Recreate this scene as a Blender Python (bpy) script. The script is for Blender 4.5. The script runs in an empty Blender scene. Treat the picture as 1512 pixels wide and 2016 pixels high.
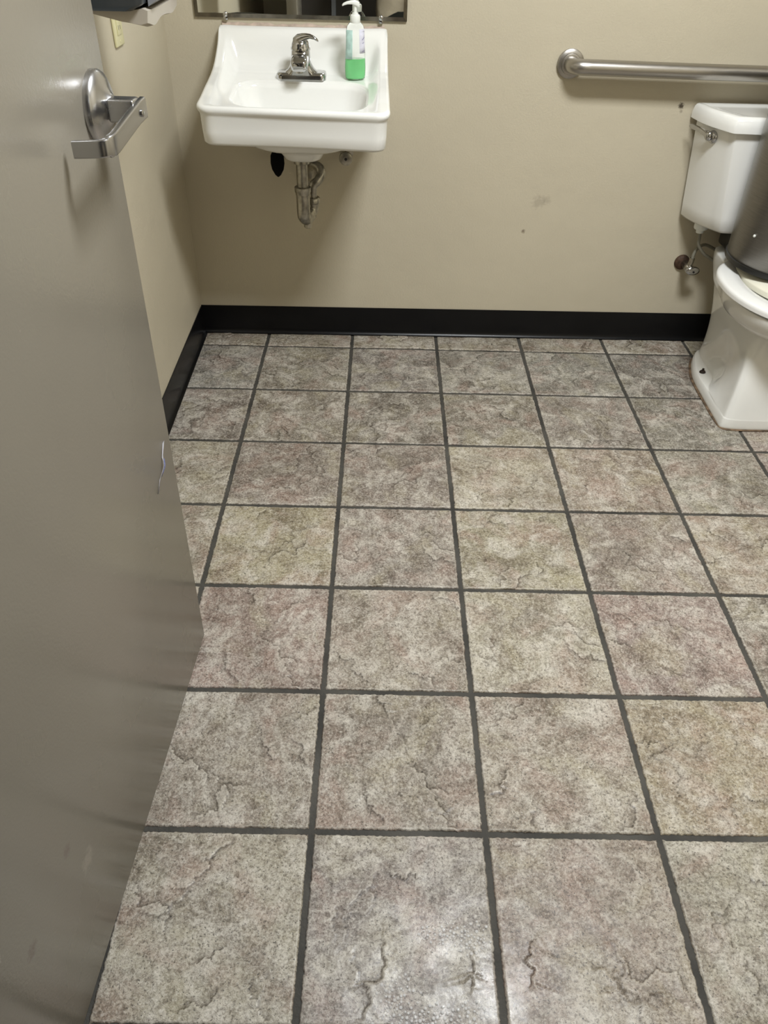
import bpy, bmesh, math, random
from mathutils import Vector, Matrix, noise
random.seed(7)
PI = math.pi
SC = bpy.context.scene
COL = SC.collection
# ------------------------------------------------------------------ camera, world, light, exposure
cam_d = bpy.data.cameras.new('camera'); cam = bpy.data.objects.new('camera', cam_d); COL.objects.link(cam)
R = [[0.9997505538824665, 0.01305515281788987, 0.018121616831926077],
     [-0.005960975710543997, -0.6259720069159345, 0.7798227448120605],
     [0.02152432996123012, -0.7797362435737736, -0.6257380391802796]]
CAM = Vector((0.61426496, -2.66047239, 1.29531355))
cam.matrix_world = Matrix([[R[0][0], -R[0][1], -R[0][2], CAM.x], [R[1][0], -R[1][1], -R[1][2], CAM.y],
                           [R[2][0], -R[2][1], -R[2][2], CAM.z], [0, 0, 0, 1]])
cam_d.sensor_fit = 'HORIZONTAL'; cam_d.sensor_width = 36; cam_d.lens = 1542.27 / 1512 * 36
cam_d.clip_start = 0.02
SC.camera = cam
w = bpy.data.worlds.new('world'); SC.world = w; w.use_nodes = True
w.node_tree.nodes['Background'].inputs[0].default_value = (0.9, 0.95, 1.0, 1)
w.node_tree.nodes['Background'].inputs[1].default_value = 0.02
LAMP = (1.22, -1.45); LAMP_SIZE = (0.56, 0.42); LAMP_POWER = 78.0
HALL_POWER = 6
SC.view_settings.view_transform = 'Standard'; SC.view_settings.look = 'None'
SC.view_settings.gamma = 1; SC.view_settings.use_curve_mapping = False
SC.view_settings.exposure = 0.08

# ------------------------------------------------------------------ helpers
def link(o, parent=None):
    COL.objects.link(o)
    if parent is not None: o.parent = parent
    return o
def mesh(name, verts, faces, mat=None, parent=None, smooth=True, angle=40, mods=()):
    me = bpy.data.meshes.new(name); me.from_pydata([tuple(v) for v in verts], [], faces)
    bm = bmesh.new(); bm.from_mesh(me); bmesh.ops.recalc_face_normals(bm, faces=bm.faces); bm.to_mesh(me); bm.free()
    if smooth:
        me.polygons.foreach_set('use_smooth', [True] * len(me.polygons))
        if angle: me.set_sharp_from_angle(angle=math.radians(angle))
    if mat: me.materials.append(mat)
    o = bpy.data.objects.new(name, me); link(o, parent)
    return o
def tag(o, label, cat, group=None):
    o['label'] = label; o['category'] = cat
    if group: o['group'] = group
    return o
def thing(name, label, cat, loc=(0, 0, 0), group=None):
    o = bpy.data.objects.new(name, None); o.location = loc; o.empty_display_size = .05; link(o)
    return tag(o, label, cat, group)
def off(vs, d): return [(v[0] - d[0], v[1] - d[1], v[2] - d[2]) for v in vs]
class MB:
    def __init__(s): s.v = []; s.f = []
    def add(s, v, f):
        n = len(s.v); s.v += [tuple(p) for p in v]; s.f += [tuple(i + n for i in q) for q in f]; return s
    def box(s, a, b):
        x0, y0, z0 = a; x1, y1, z1 = b
        return s.add([(x0,y0,z0),(x1,y0,z0),(x1,y1,z0),(x0,y1,z0),(x0,y0,z1),(x1,y0,z1),(x1,y1,z1),(x0,y1,z1)],
                     [(0,3,2,1),(4,5,6,7),(0,1,5,4),(1,2,6,5),(2,3,7,6),(3,0,4,7)])
    def rbox(s, a, b, r=.004, seg=3):
        bm = bmesh.new(); bmesh.ops.create_cube(bm, size=1)
        for v in bm.verts: v.co = Vector([(a[i] + b[i]) / 2 + v.co[i] * (b[i] - a[i]) for i in range(3)])
        bmesh.ops.bevel(bm, geom=bm.edges[:], offset=r, segments=seg, profile=.5, affect='EDGES', clamp_overlap=True)
        s.add([v.co[:] for v in bm.verts], [[v.index for v in f.verts] for f in bm.faces]); bm.free(); return s
    def loft(s, rings, cap0=True, cap1=True, closed=True):
        n = len(rings[0]); v = [p for r in rings for p in r]; f = []
        for k in range(len(rings) - 1):
            for i in range(n if closed else n - 1):
                j = (i + 1) % n; f.append((k*n+i, k*n+j, (k+1)*n+j, (k+1)*n+i))
        if cap0: f.append(tuple(reversed(range(n))))
        if cap1: f.append(tuple((len(rings)-1)*n + i for i in range(n)))
        return s.add(v, f)
    def lathe(s, prof, origin=(0,0,0), axis='Z', n=40, sc=(1,1)):
        o = Vector(origin); rings = []
        for r, h in prof:
            ring = []
            for i in range(n):
                a = 2*PI*i/n; p, q = r*math.cos(a)*sc[0], r*math.sin(a)*sc[1]
                if axis == 'Z': d = Vector((p, q, h))
                elif axis == 'Y': d = Vector((p, h, q))
                elif axis == 'X': d = Vector((h, p, q))
                else:
                    Z = Vector(axis).normalized(); X = Z.orthogonal().normalized(); Y = Z.cross(X); d = X*p + Y*q + Z*h
                ring.append(o + d)
            rings.append(ring)
        return s.loft(rings)
    def tube(s, path, r, n=20, caps=True):
        P = [Vector(p) for p in path]; rr = r if isinstance(r, (list, tuple)) else [r]*len(P)
        rings = []; t0 = (P[1]-P[0]).normalized(); X = t0.orthogonal().normalized()
        for k, p in enumerate(P):
            t = ((P[min(k+1,len(P)-1)] - P[max(k-1,0)])).normalized()
            X = (X - t*X.dot(t)).normalized(); Y = t.cross(X)
            rings.append([p + (X*math.cos(2*PI*i/n) + Y*math.sin(2*PI*i/n))*rr[k] for i in range(n)])
        return s.loft(rings, caps, caps)
    def obj(s, name, mat, parent=None, **k): return mesh(name, s.v, s.f, mat, parent, **k)
def cr(pts, n=8):       # catmull-rom
    P = [Vector(p) for p in pts]; out = []
    for i in range(len(P)-1):
        a, b, c, d = P[max(i-1,0)], P[i], P[i+1], P[min(i+2,len(P)-1)]
        for k in range(n):
            t = k/n; out.append(.5*((2*b) + (c-a)*t + (2*a-5*b+4*c-d)*t*t + (3*b-a-3*c+d)*t**3))
    out.append(P[-1]); return out
def lin(x, xs, ys):
    if x <= xs[0]: return ys[0]
    for i in range(len(xs)-1):
        if x <= xs[i+1]: return ys[i] + (ys[i+1]-ys[i])*(x-xs[i])/(xs[i+1]-xs[i])
    return ys[-1]
def sst(a, b, x):
    t = max(0, min(1, (x-a)/(b-a))); return t*t*(3-2*t)
def rrect(x0, x1, y0, y1, r, n=10):      # rounded rectangle outline, r = (r_x0y0, r_x1y0, r_x1y1, r_x0y1)
    if not isinstance(r, (tuple, list)): r = (r,)*4
    C = [(x0+r[0], y0+r[0], PI, r[0]), (x1-r[1], y0+r[1], 1.5*PI, r[1]), (x1-r[2], y1-r[2], 0, r[2]), (x0+r[3], y1-r[3], .5*PI, r[3])]
    return [(cx+q*math.cos(a+.5*PI*i/n), cy+q*math.sin(a+.5*PI*i/n)) for cx, cy, a, q in C for i in range(n+1)]
def resample(poly, n):
    L = [0]; m = len(poly)
    for i in range(m): a, b = poly[i], poly[(i+1) % m]; L.append(L[-1] + math.hypot(b[0]-a[0], b[1]-a[1]))
    out = []; k = 0
    for i in range(n):
        s = L[-1]*i/n
        while L[k+1] < s: k += 1
        a, b = poly[k % m], poly[(k+1) % m]; t = (s-L[k])/max(1e-9, L[k+1]-L[k]); out.append((a[0]+(b[0]-a[0])*t, a[1]+(b[1]-a[1])*t))
    return out

# ------------------------------------------------------------------ materials
def new_mat(name):
    m = bpy.data.materials.new(name); m.use_nodes = True; nt = m.node_tree
    return m, nt, nt.nodes['Principled BSDF']
def N(nt, t, **kw):
    n = nt.nodes.new(t)
    for k, v in kw.items(): setattr(n, k, v)
    return n
def setin(n, **kw):
    for k, v in kw.items():
        n.inputs[k.replace('_', ' ')].default_value = v
    return n
def mix(nt, fac, a, b, mode='MIX'):
    n = nt.nodes.new('ShaderNodeMix'); n.data_type = 'RGBA'; n.blend_type = mode; n.clamp_factor = True
    for s, v in ((0, fac), (6, a), (7, b)):
        if hasattr(v, 'is_output') or isinstance(v, bpy.types.NodeSocket): nt.links.new(v, n.inputs[s])
        else: n.inputs[s].default_value = v if s == 0 else tuple(v) + ((1,) if len(v) == 3 else ())
    return n.outputs[2]
def math_(nt, op, a, b=None, c=None):
    n = nt.nodes.new('ShaderNodeMath'); n.operation = op
    for i, v in enumerate((a, b, c)):
        if v is None: continue
        if isinstance(v, bpy.types.NodeSocket): nt.links.new(v, n.inputs[i])
        else: n.inputs[i].default_value = v
    return n.outputs[0]
def ramp(nt, src, stops):
    n = nt.nodes.new('ShaderNodeValToRGB'); nt.links.new(src, n.inputs[0]); e = n.color_ramp.elements
    while len(e) < len(stops): e.new(.5)
    for el, (p, c) in zip(e, stops):
        el.position = p; el.color = (c, c, c, 1) if isinstance(c, (int, float)) else tuple(c) + (1,)
    return n.outputs[0]
def noise_(nt, vec, scale, detail=4, rough=.5, dist=0):
    n = nt.nodes.new('ShaderNodeTexNoise'); n.inputs['Scale'].default_value = scale; n.inputs['Detail'].default_value = detail
    n.inputs['Roughness'].default_value = rough; n.inputs['Distortion'].default_value = dist
    if vec is not None: nt.links.new(vec, n.inputs['Vector'])
    return n
def bump(nt, h, strength, dist, prev=None):
    n = nt.nodes.new('ShaderNodeBump'); n.inputs['Strength'].default_value = strength; n.inputs['Distance'].default_value = dist
    nt.links.new(h, n.inputs['Height'])
    if prev is not None: nt.links.new(prev, n.inputs['Normal'])
    return n.outputs[0]
def simple(name, color, rough=.5, metal=0, coat=0, var=0.0, vscale=8, bumpd=0, bscale=300, spec=None):
    m, nt, p = new_mat(name)
    tc = N(nt, 'ShaderNodeTexCoord').outputs['Object']
    p.inputs['Roughness'].default_value = rough; p.inputs['Metallic'].default_value = metal
    p.inputs['Coat Weight'].default_value = coat
    if spec is not None: p.inputs['Specular IOR Level'].default_value = spec
    n = noise_(nt, tc, vscale, 4)
    dk = [c*(1-var) for c in color]; lt = [min(1, c*(1+var)) for c in color]
    nt.links.new(ramp(nt, n.outputs['Fac'], [(.3, dk), (.7, lt)]), p.inputs['Base Color'])
    if bumpd:
        b = noise_(nt, tc, bscale, 3); nt.links.new(bump(nt, b.outputs['Fac'], 1, bumpd), p.inputs['Normal'])
    return m

def spots(nt, pos, base, lst):       # small stains at given places of a surface (position in object space)
    for (c, r, col, k) in lst:
        d = N(nt, 'ShaderNodeVectorMath', operation='DISTANCE'); d.inputs[1].default_value = c; nt.links.new(pos, d.inputs[0])
        nn = noise_(nt, pos, 2.2/r, 3)
        dd = math_(nt, 'ADD', d.outputs['Value'], math_(nt, 'MULTIPLY', math_(nt, 'SUBTRACT', nn.outputs['Fac'], .5), r*1.6))
        f = ramp(nt, math_(nt, 'DIVIDE', dd, r), [(.35, k), (1., 0)])
        base = mix(nt, f, base, col)
    return base
def wall_mat(name, color, marks=()):
    m, nt, p = new_mat(name)
    pos = N(nt, 'ShaderNodeTexCoord').outputs['Object']
    n1 = noise_(nt, pos, 1.6, 3); n2 = noise_(nt, pos, 14, 4)
    c = mix(nt, ramp(nt, n1.outputs['Fac'], [(.35, 0), (.7, 1)]), [x*.97 for x in color], [min(1, x*1.03) for x in color])
    c = mix(nt, ramp(nt, n2.outputs['Fac'], [(.62, 0), (.8, .35)]), c, [x*.93 for x in color])
    c = spots(nt, pos, c, marks)
    nt.links.new(c, p.inputs['Base Color'])
    p.inputs['Roughness'].default_value = .42; p.inputs['Specular IOR Level'].default_value = .35
    a = noise_(nt, pos, 170, 3, .6); b = noise_(nt, pos, 9, 2)
    nt.links.new(bump(nt, a.outputs['Fac'], .55, .0012, bump(nt, b.outputs['Fac'], .6, .004)), p.inputs['Normal'])
    return m
WALLC = (.530, .478, .365)
M_wall = wall_mat('wall_paint', WALLC, [((1.557, 0, .780), .011, (.06, .045, .03), .95), ((1.561, 0, .765), .006, (.12, .09, .06), .5),
        ((1.159, 0, .484), .026, (.26, .22, .17), .35), ((1.185, 0, .490), .018, (.26, .22, .17), .28),
        ((1.121, 0, .387), .008, (.12, .08, .05), .7)])
M_ceil = simple('ceiling_paint', (.62, .60, .56), .8, var=.02)
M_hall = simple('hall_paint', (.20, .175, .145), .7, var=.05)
M_trimwhite = simple('white_trim_paint', (.8, .82, .88), .4, var=.02)
M_frame = simple('door_frame_paint', (.26, .232, .19), .4, var=.03)
def door_mat():
    m, nt, p = new_mat('door_paint')
    pos = N(nt, 'ShaderNodeTexCoord').outputs['Object']
    n1 = noise_(nt, pos, 3, 3)
    col = (.222, .203, .165)
    c = mix(nt, n1.outputs['Fac'], [x*.93 for x in col], [x*1.07 for x in col])
    c = spots(nt, pos, c, [((0, .10, .35), .014, (.5, .46, .4), .8), ((0, .19, .74), .006, (.6, .56, .5), .8),
                           ((0, .15, .27), .014, (.14, .1, .08), .6), ((0, .27, .28), .012, (.16, .12, .1), .5), ((0, .3, .2), .02, (.38, .34, .29), .5)])
    nt.links.new(c, p.inputs['Base Color'])
    rn = noise_(nt, pos, 6, 3)
    nt.links.new(ramp(nt, rn.outputs['Fac'], [(0, .16), (1, .34)]), p.inputs['Roughness'])
    a = noise_(nt, pos, 220, 2); b = noise_(nt, pos, 5, 2)
    nt.links.new(bump(nt, a.outputs['Fac'], .35, .0005), p.inputs['Normal'])
    return m
M_door = door_mat()
def tile_mat():
    m, nt, p = new_mat('slate_tile')
    tc = N(nt, 'ShaderNodeTexCoord'); oi = N(nt, 'ShaderNodeObjectInfo')
    offs = N(nt, 'ShaderNodeVectorMath', operation='SCALE'); cx = N(nt, 'ShaderNodeCombineXYZ')
    nt.links.new(oi.outputs['Random'], cx.inputs[0]); nt.links.new(math_(nt, 'MULTIPLY', oi.outputs['Random'], -.73), cx.inputs[1])
    nt.links.new(cx.outputs[0], offs.inputs[0]); offs.inputs['Scale'].default_value = 61
    ad = N(nt, 'ShaderNodeVectorMath', operation='ADD'); nt.links.new(tc.outputs['Object'], ad.inputs[0]); nt.links.new(offs.outputs[0], ad.inputs[1])
    v = ad.outputs[0]
    # clefts: dirt and painted ledge shade from a mesh attribute, broken by noise
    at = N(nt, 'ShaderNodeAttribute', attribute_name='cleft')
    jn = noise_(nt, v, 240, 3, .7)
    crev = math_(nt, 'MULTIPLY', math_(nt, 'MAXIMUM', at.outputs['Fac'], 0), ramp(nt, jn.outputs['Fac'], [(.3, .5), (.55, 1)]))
    fine = noise_(nt, v, 75, 9, .78, .3); pit = noise_(nt, v, 300, 2, .6); grain = noise_(nt, v, 210, 5, .8, .5); med = noise_(nt, v, 19, 7, .72, .6)
    big = noise_(nt, v, 6.5, 4, .6, .5); hue = noise_(nt, v, 8.3, 3, .55, .8)
    base = oi.outputs['Color']
    c = mix(nt, ramp(nt, big.outputs['Fac'], [(.38, .8), (.54, 0)]), base, mix(nt, 1.0, base, (.55, .50, .47), 'MULTIPLY'))
    c = mix(nt, ramp(nt, hue.outputs['Fac'], [(.51, 0), (.67, .46)]), c, (.45, .31, .255))
    c = mix(nt, ramp(nt, hue.outputs['Fac'], [(.34, .38), (.47, 0)]), c, (.47, .42, .27))
    c = mix(nt, ramp(nt, med.outputs['Fac'], [(.48, 0), (.66, .45)]), c, (.62, .59, .53))
    cloud = noise_(nt, v, 13, 6, .62, 1.2)
    c = mix(nt, ramp(nt, cloud.outputs['Fac'], [(.50, 0), (.68, .7)]), c, (.68, .64, .57))
    c = mix(nt, ramp(nt, cloud.outputs['Fac'], [(.30, .75), (.46, 0)]), c, mix(nt, 1.0, c, (.55, .50, .45), 'MULTIPLY'))
    c = mix(nt, ramp(nt, fine.outputs['Fac'], [(.34, .95), (.50, 0)]), c, mix(nt, 1.0, c, (.42, .39, .36), 'MULTIPLY'))
    c = mix(nt, ramp(nt, fine.outputs['Fac'], [(.52, 0), (.70, .6)]), c, (.74, .70, .62))
    c = mix(nt, ramp(nt, grain.outputs['Fac'], [(.36, .85), (.50, 0)]), c, mix(nt, 1.0, c, (.34, .31, .28), 'MULTIPLY'))
    c = mix(nt, ramp(nt, grain.outputs['Fac'], [(.52, 0), (.68, .6)]), c, (.78, .75, .68))
    c = mix(nt, ramp(nt, pit.outputs['Fac'], [(.31, .95), (.37, 0)]), c, (.075, .065, .055))
    c = mix(nt, math_(nt, 'MULTIPLY', math_(nt, 'MAXIMUM', math_(nt, 'MULTIPLY', at.outputs['Fac'], -1), 0), .6), c, (.66, .62, .54))  # pale tile borders, and edge highlight painted on cleft lips
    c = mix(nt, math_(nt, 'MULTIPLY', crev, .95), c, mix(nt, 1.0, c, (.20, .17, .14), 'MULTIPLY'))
    # grime of the ground-in dirt toward the middle of the room
    pos = N(nt, 'ShaderNodeNewGeometry').outputs['Position']
    g = noise_(nt, pos, 3.1, 4, .6)
    c = mix(nt, ramp(nt, g.outputs['Fac'], [(.50, 0), (.72, .45)]), c, mix(nt, 1.0, c, (.55, .52, .48), 'MULTIPLY'))
    nt.links.new(c, p.inputs['Base Color'])
    rr = noise_(nt, pos, 5.5, 4, .6)
    # mopped wet patch near the doorway: water film lowers the roughness
    dw = N(nt, 'ShaderNodeVectorMath', operation='DISTANCE'); dw.inputs[1].default_value = (.73, -2.24, 0); nt.links.new(pos, dw.inputs[0])
    wet = math_(nt, 'MULTIPLY', ramp(nt, dw.outputs['Value'], [(.10, 1), (.22, 0)]), ramp(nt, noise_(nt, pos, 14, 4).outputs['Fac'], [(.42, 0), (.56, 1)]))
    r0 = ramp(nt, rr.outputs['Fac'], [(.3, .34), (.7, .50)])
    nt.links.new(mix(nt, math_(nt, 'MULTIPLY', wet, .85), r0, (.26, .26, .26)), p.inputs['Roughness'])
    p.inputs['Specular IOR Level'].default_value = .5
    b2 = bump(nt, med.outputs['Fac'], .8, .0035)
    b3 = bump(nt, grain.outputs['Fac'], .6, .0012, bump(nt, fine.outputs['Fac'], .85, .0030, b2)); b4 = bump(nt, pit.outputs['Fac'], .7, .0009, b3)
    nt.links.new(b4, p.inputs['Normal'])
    nt.links.new(math_(nt, 'ADD', math_(nt, 'MULTIPLY', wet, .35), .25), p.inputs['Coat Weight'])
    nt.links.new(mix(nt, wet, (.27,)*3, (.15,)*3), p.inputs['Coat Roughness'])
    nt.links.new(bump(nt, fine.outputs['Fac'], .4, .0008, bump(nt, med.outputs['Fac'], .5, .0013)), p.inputs['Coat Normal'])
    return m
M_tile = tile_mat()
M_grout = simple('dark_grout', (.050, .047, .040), .8, var=.45, vscale=9, bumpd=.002, bscale=120)
M_porc = simple('white_porcelain', (.80, .80, .77), .10, coat=.3, var=.012, vscale=4)
M_seat = simple('white_seat_plastic', (.80, .80, .78), .16, var=.01)
M_cream = simple('cream_plastic', (.76, .74, .62), .3, var=.015)
M_chrome = simple('chrome', (.50, .50, .50), .10, 1, var=.05, vscale=30)
M_chromeworn = simple('tarnished_chrome', (.36, .34, .29), .30, 1, var=.35, vscale=55, bumpd=.0003, bscale=160)
M_rust = simple('rusty_brown_metal', (.075, .042, .026), .65, .4, var=.5, vscale=70, bumpd=.001, bscale=200)
M_boltdark = simple('dark_rusty_bolt', (.03, .018, .012), .6, .2, var=.4, vscale=90)
M_grime = simple('grimy_caulk', (.13, .085, .05), .7, var=.7, vscale=45)
def brushed(name, color, rough, sc, amt=.12):
    m, nt, p = new_mat(name); pos = N(nt, 'ShaderNodeTexCoord').outputs['Object']
    mp = N(nt, 'ShaderNodeMapping'); mp.inputs['Scale'].default_value = sc; nt.links.new(pos, mp.inputs['Vector'])
    n = noise_(nt, mp.outputs[0], 30, 3)
    nt.links.new(ramp(nt, n.outputs['Fac'], [(.3, [c*(1-amt) for c in color]), (.7, [c*(1+amt) for c in color])]), p.inputs['Base Color'])
    p.inputs['Metallic'].default_value = 1
    nt.links.new(ramp(nt, n.outputs['Fac'], [(.3, rough*.95), (.7, rough*1.05)]), p.inputs['Roughness'])
    return m
M_steel = brushed('brushed_steel_bar', (.42, .40, .37), .33, (1, 8, 8), .02)
M_nickel = brushed('satin_chrome_lever', (.50, .50, .51), .27, (.3, .3, .3), .02)
M_can = brushed('dark_brushed_steel', (.24, .23, .215), .36, (.6, .6, 30))
M_black = simple('black_vinyl', (.0045, .0045, .005), .28, var=.15, vscale=10, spec=.22)
M_blackpl = simple('black_plastic', (.012, .012, .012), .3, var=.2)
M_blackmatte = simple('black_rubber', (.004, .004, .004), .8, spec=.1)
M_greypl = simple('smoke_grey_plastic', (.045, .052, .058), .22, var=.08)
M_greyflap = simple('mid_grey_plastic', (.27, .28, .30), .35, var=.05)
M_beigepl = simple('beige_plastic', (.44, .40, .34), .35, var=.04)
M_ivory = simple('ivory_plastic', (.64, .60, .36), .4, var=.03)
M_whitepl = simple('white_plastic', (.78, .80, .76), .35, var=.02)
M_hose = simple('grey_hose', (.20, .19, .15), .5, var=.15, vscale=60)
M_caulk = simple('old_caulk', (.50, .40, .33), .7, var=.2, vscale=60)
def clear_mat(name, color, rough=.03, ior=1.45, absorb=None):
    m, nt, p = new_mat(name)
    n = noise_(nt, N(nt, 'ShaderNodeTexCoord').outputs['Object'], 20, 2)
    nt.links.new(ramp(nt, n.outputs['Fac'], [(.3, [c*.99 for c in color]), (.7, color)]), p.inputs['Base Color'])
    p.inputs['Transmission Weight'].default_value = 1; p.inputs['Roughness'].default_value = rough; p.inputs['IOR'].default_value = ior
    return m
M_clear = clear_mat('clear_plastic', (.97, .99, .97), .03, 1.12)
M_water = simple('water', (1, 1, 1), .04)
M_water.node_tree.nodes['Principled BSDF'].inputs['Alpha'].default_value = .34
M_water.node_tree.nodes['Principled BSDF'].inputs['Coat Weight'].default_value = 1
M_soap = simple('green_soap', (.26, .82, .33), .18, coat=.3, var=.06, vscale=30)
M_soap.node_tree.nodes['Principled BSDF'].inputs['Transmission Weight'].default_value = .12
M_label1 = simple('pale_teal_label', (.42, .60, .55), .4, var=.2, vscale=60)
M_label2 = simple('pale_lilac_label', (.66, .66, .76), .4, var=.12, vscale=70)
M_purple = simple('purple_print', (.10, .08, .28), .4)
M_khaki = simple('khaki_cloth', (.46, .39, .28), .85, var=.12, vscale=12, bumpd=.004, bscale=20)
M_shirt = simple('dark_cloth', (.05, .06, .07), .85, var=.1)
M_skin = simple('skin', (.50, .32, .23), .5, var=.05)
M_hair = simple('dark_hair', (.03, .02, .015), .6)
M_tape = clear_mat('clear_tape', (.8, .8, .86), .35, 1.3); M_tape.node_tree.nodes['Principled BSDF'].inputs['Transmission Weight'].default_value = .55
M_blueink = simple('blue_scrap', (.14, .17, .42), .6, var=.5, vscale=300)
def lamp_mat(name, col, st):
    m, nt, p = new_mat(name); p.inputs['Base Color'].default_value = (.8, .8, .8, 1)
    p.inputs['Emission Color'].default_value = col + (1,); p.inputs['Emission Strength'].default_value = st; return m
M_lamp = lamp_mat('lit_diffuser', (.96, .985, 1.0), LAMP_POWER)
M_lamp2 = lamp_mat('lit_hall_diffuser', (.85, .93, 1.0), HALL_POWER)
def mirror_mat():
    m, nt, p = new_mat('mirror_glass'); pos = N(nt, 'ShaderNodeTexCoord').outputs['Object']
    p.inputs['Metallic'].default_value = 1; p.inputs['Roughness'].default_value = .01
    sx = N(nt, 'ShaderNodeSeparateXYZ'); nt.links.new(pos, sx.inputs[0])
    # silver eaten away along the lower edge, in two long bites
    nn = noise_(nt, pos, 26, 4, .55)
    def bite(x0, w_, h):
        d = math_(nt, 'DIVIDE', math_(nt, 'ABSOLUTE', math_(nt, 'SUBTRACT', sx.outputs[0], x0)), w_)
        k = math_(nt, 'MULTIPLY', ramp(nt, d, [(0, 1), (.5, .8), (1, 0)]), h); return k
    hh = math_(nt, 'ADD', math_(nt, 'MAXIMUM', bite(.16, .08, .003), bite(.615, .065, .017)), math_(nt, 'MULTIPLY', math_(nt, 'SUBTRACT', nn.outputs['Fac'], .5), .006))
    z = math_(nt, 'SUBTRACT', sx.outputs[2], .0105)
    f = ramp(nt, math_(nt, 'MULTIPLY', math_(nt, 'SUBTRACT', hh, z), 600), [(0, 0), (1, 1)])
    nt.links.new(mix(nt, f, (.82, .84, .82), (.05, .055, .05)), p.inputs['Base Color'])
    nt.links.new(mix(nt, f, (.01, .01, .01), (.35, .35, .35)), p.inputs['Roughness'])
    return m
M_mirror = mirror_mat()
M_bevel = simple('mirror_bevel', (.16, .145, .12), .18, 1, var=.3, vscale=40)

# ------------------------------------------------------------------ room shell
W_, D_, H_ = 2.30, 2.42, 2.44
def struct(name, mb, mat, parent=None, **k):
    o = mb.obj(name, mat, parent, smooth=False, **k)
    if parent is None: o['kind'] = 'structure'
    return o
floor = struct('floor', MB().box((-.1, -2.56, -.12), (2.4, .1, -.0035)), M_grout)
struct('wall_back', MB().box((-.1, 0, -.12), (2.4, .1, H_)), M_wall)
struct('wall_left', MB().box((-.1, -2.56, -.0035), (0, 0, H_)), M_wall)
struct('wall_right', MB().box((W_, -2.56, -.0035), (W_+.1, 0, H_)), M_wall)
struct('ceiling', MB().box((-.1, -4.3, H_), (2.4, .1, H_+.1)), M_ceil)
struct('wall_front', MB().box((0, -D_-.12, -.0035), (.155, -D_, H_)).box((1.155, -D_-.12, -.0035), (W_, -D_, H_)).box((.155, -D_-.12, 2.10), (1.155, -D_, H_)), M_wall)
struct('trim_1', MB().box((.155, -D_-.13, -.0035), (.195, -D_+.01, 2.10)).box((1.115, -D_-.13, -.0035), (1.155, -D_+.01, 2.10)).box((.195, -D_-.13, 2.06), (1.115, -D_+.01, 2.10)), M_frame)
# corridor beyond the doorway (seen only in the mirror)
struct('floor_corridor', MB().box((-.6, -4.3, -.12), (2.9, -2.56, -.001)), M_grout)
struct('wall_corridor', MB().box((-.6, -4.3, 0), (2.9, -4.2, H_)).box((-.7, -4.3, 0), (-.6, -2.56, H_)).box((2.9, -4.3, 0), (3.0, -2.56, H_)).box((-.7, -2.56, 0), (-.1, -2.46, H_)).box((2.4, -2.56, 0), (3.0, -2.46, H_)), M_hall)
struct('trim_2', MB().box((.285, -4.2, 0), (.315, -4.16, 2.1)).box((1.235, -4.2, 0), (1.265, -4.16, 2.1)).box((.315, -4.2, 2.06), (1.235, -4.16, 2.1)), M_trimwhite)
# vinyl cove base: profile swept along the walls
def cove(name, p0, p1, nrm):
    prof = [(0, .102), (.0022, .1025), (.003, .100), (.003, .022), (.0045, .012), (.009, .005), (.014, .0015), (.014, 0), (0, 0)]
    a, b, n = Vector(p0), Vector(p1), Vector(nrm)
    rings = [[q + n*d + Vector((0, 0, z)) for d, z in prof] for q in (a, b)]
    o = MB().loft(rings).obj(name, M_black, smooth=True, angle=35); o['kind'] = 'structure'; return o
cove('baseboard_back', (.0, -.0002, .0005), (W_, -.0002, .0005), (0, -1, 0))
cove('baseboard_left', (.0002, -2.42, .0005), (.0002, -.014, .0005), (1, 0, 0))
cove('baseboard_right', (W_-.0002, -2.42, .0005), (W_-.0002, -.014, .0005), (-1, 0, 0))
cove('baseboard_front', (1.16, -D_+.0002, .0005), (W_-.014, -D_+.0002, .0005), (0, 1, 0))

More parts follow.
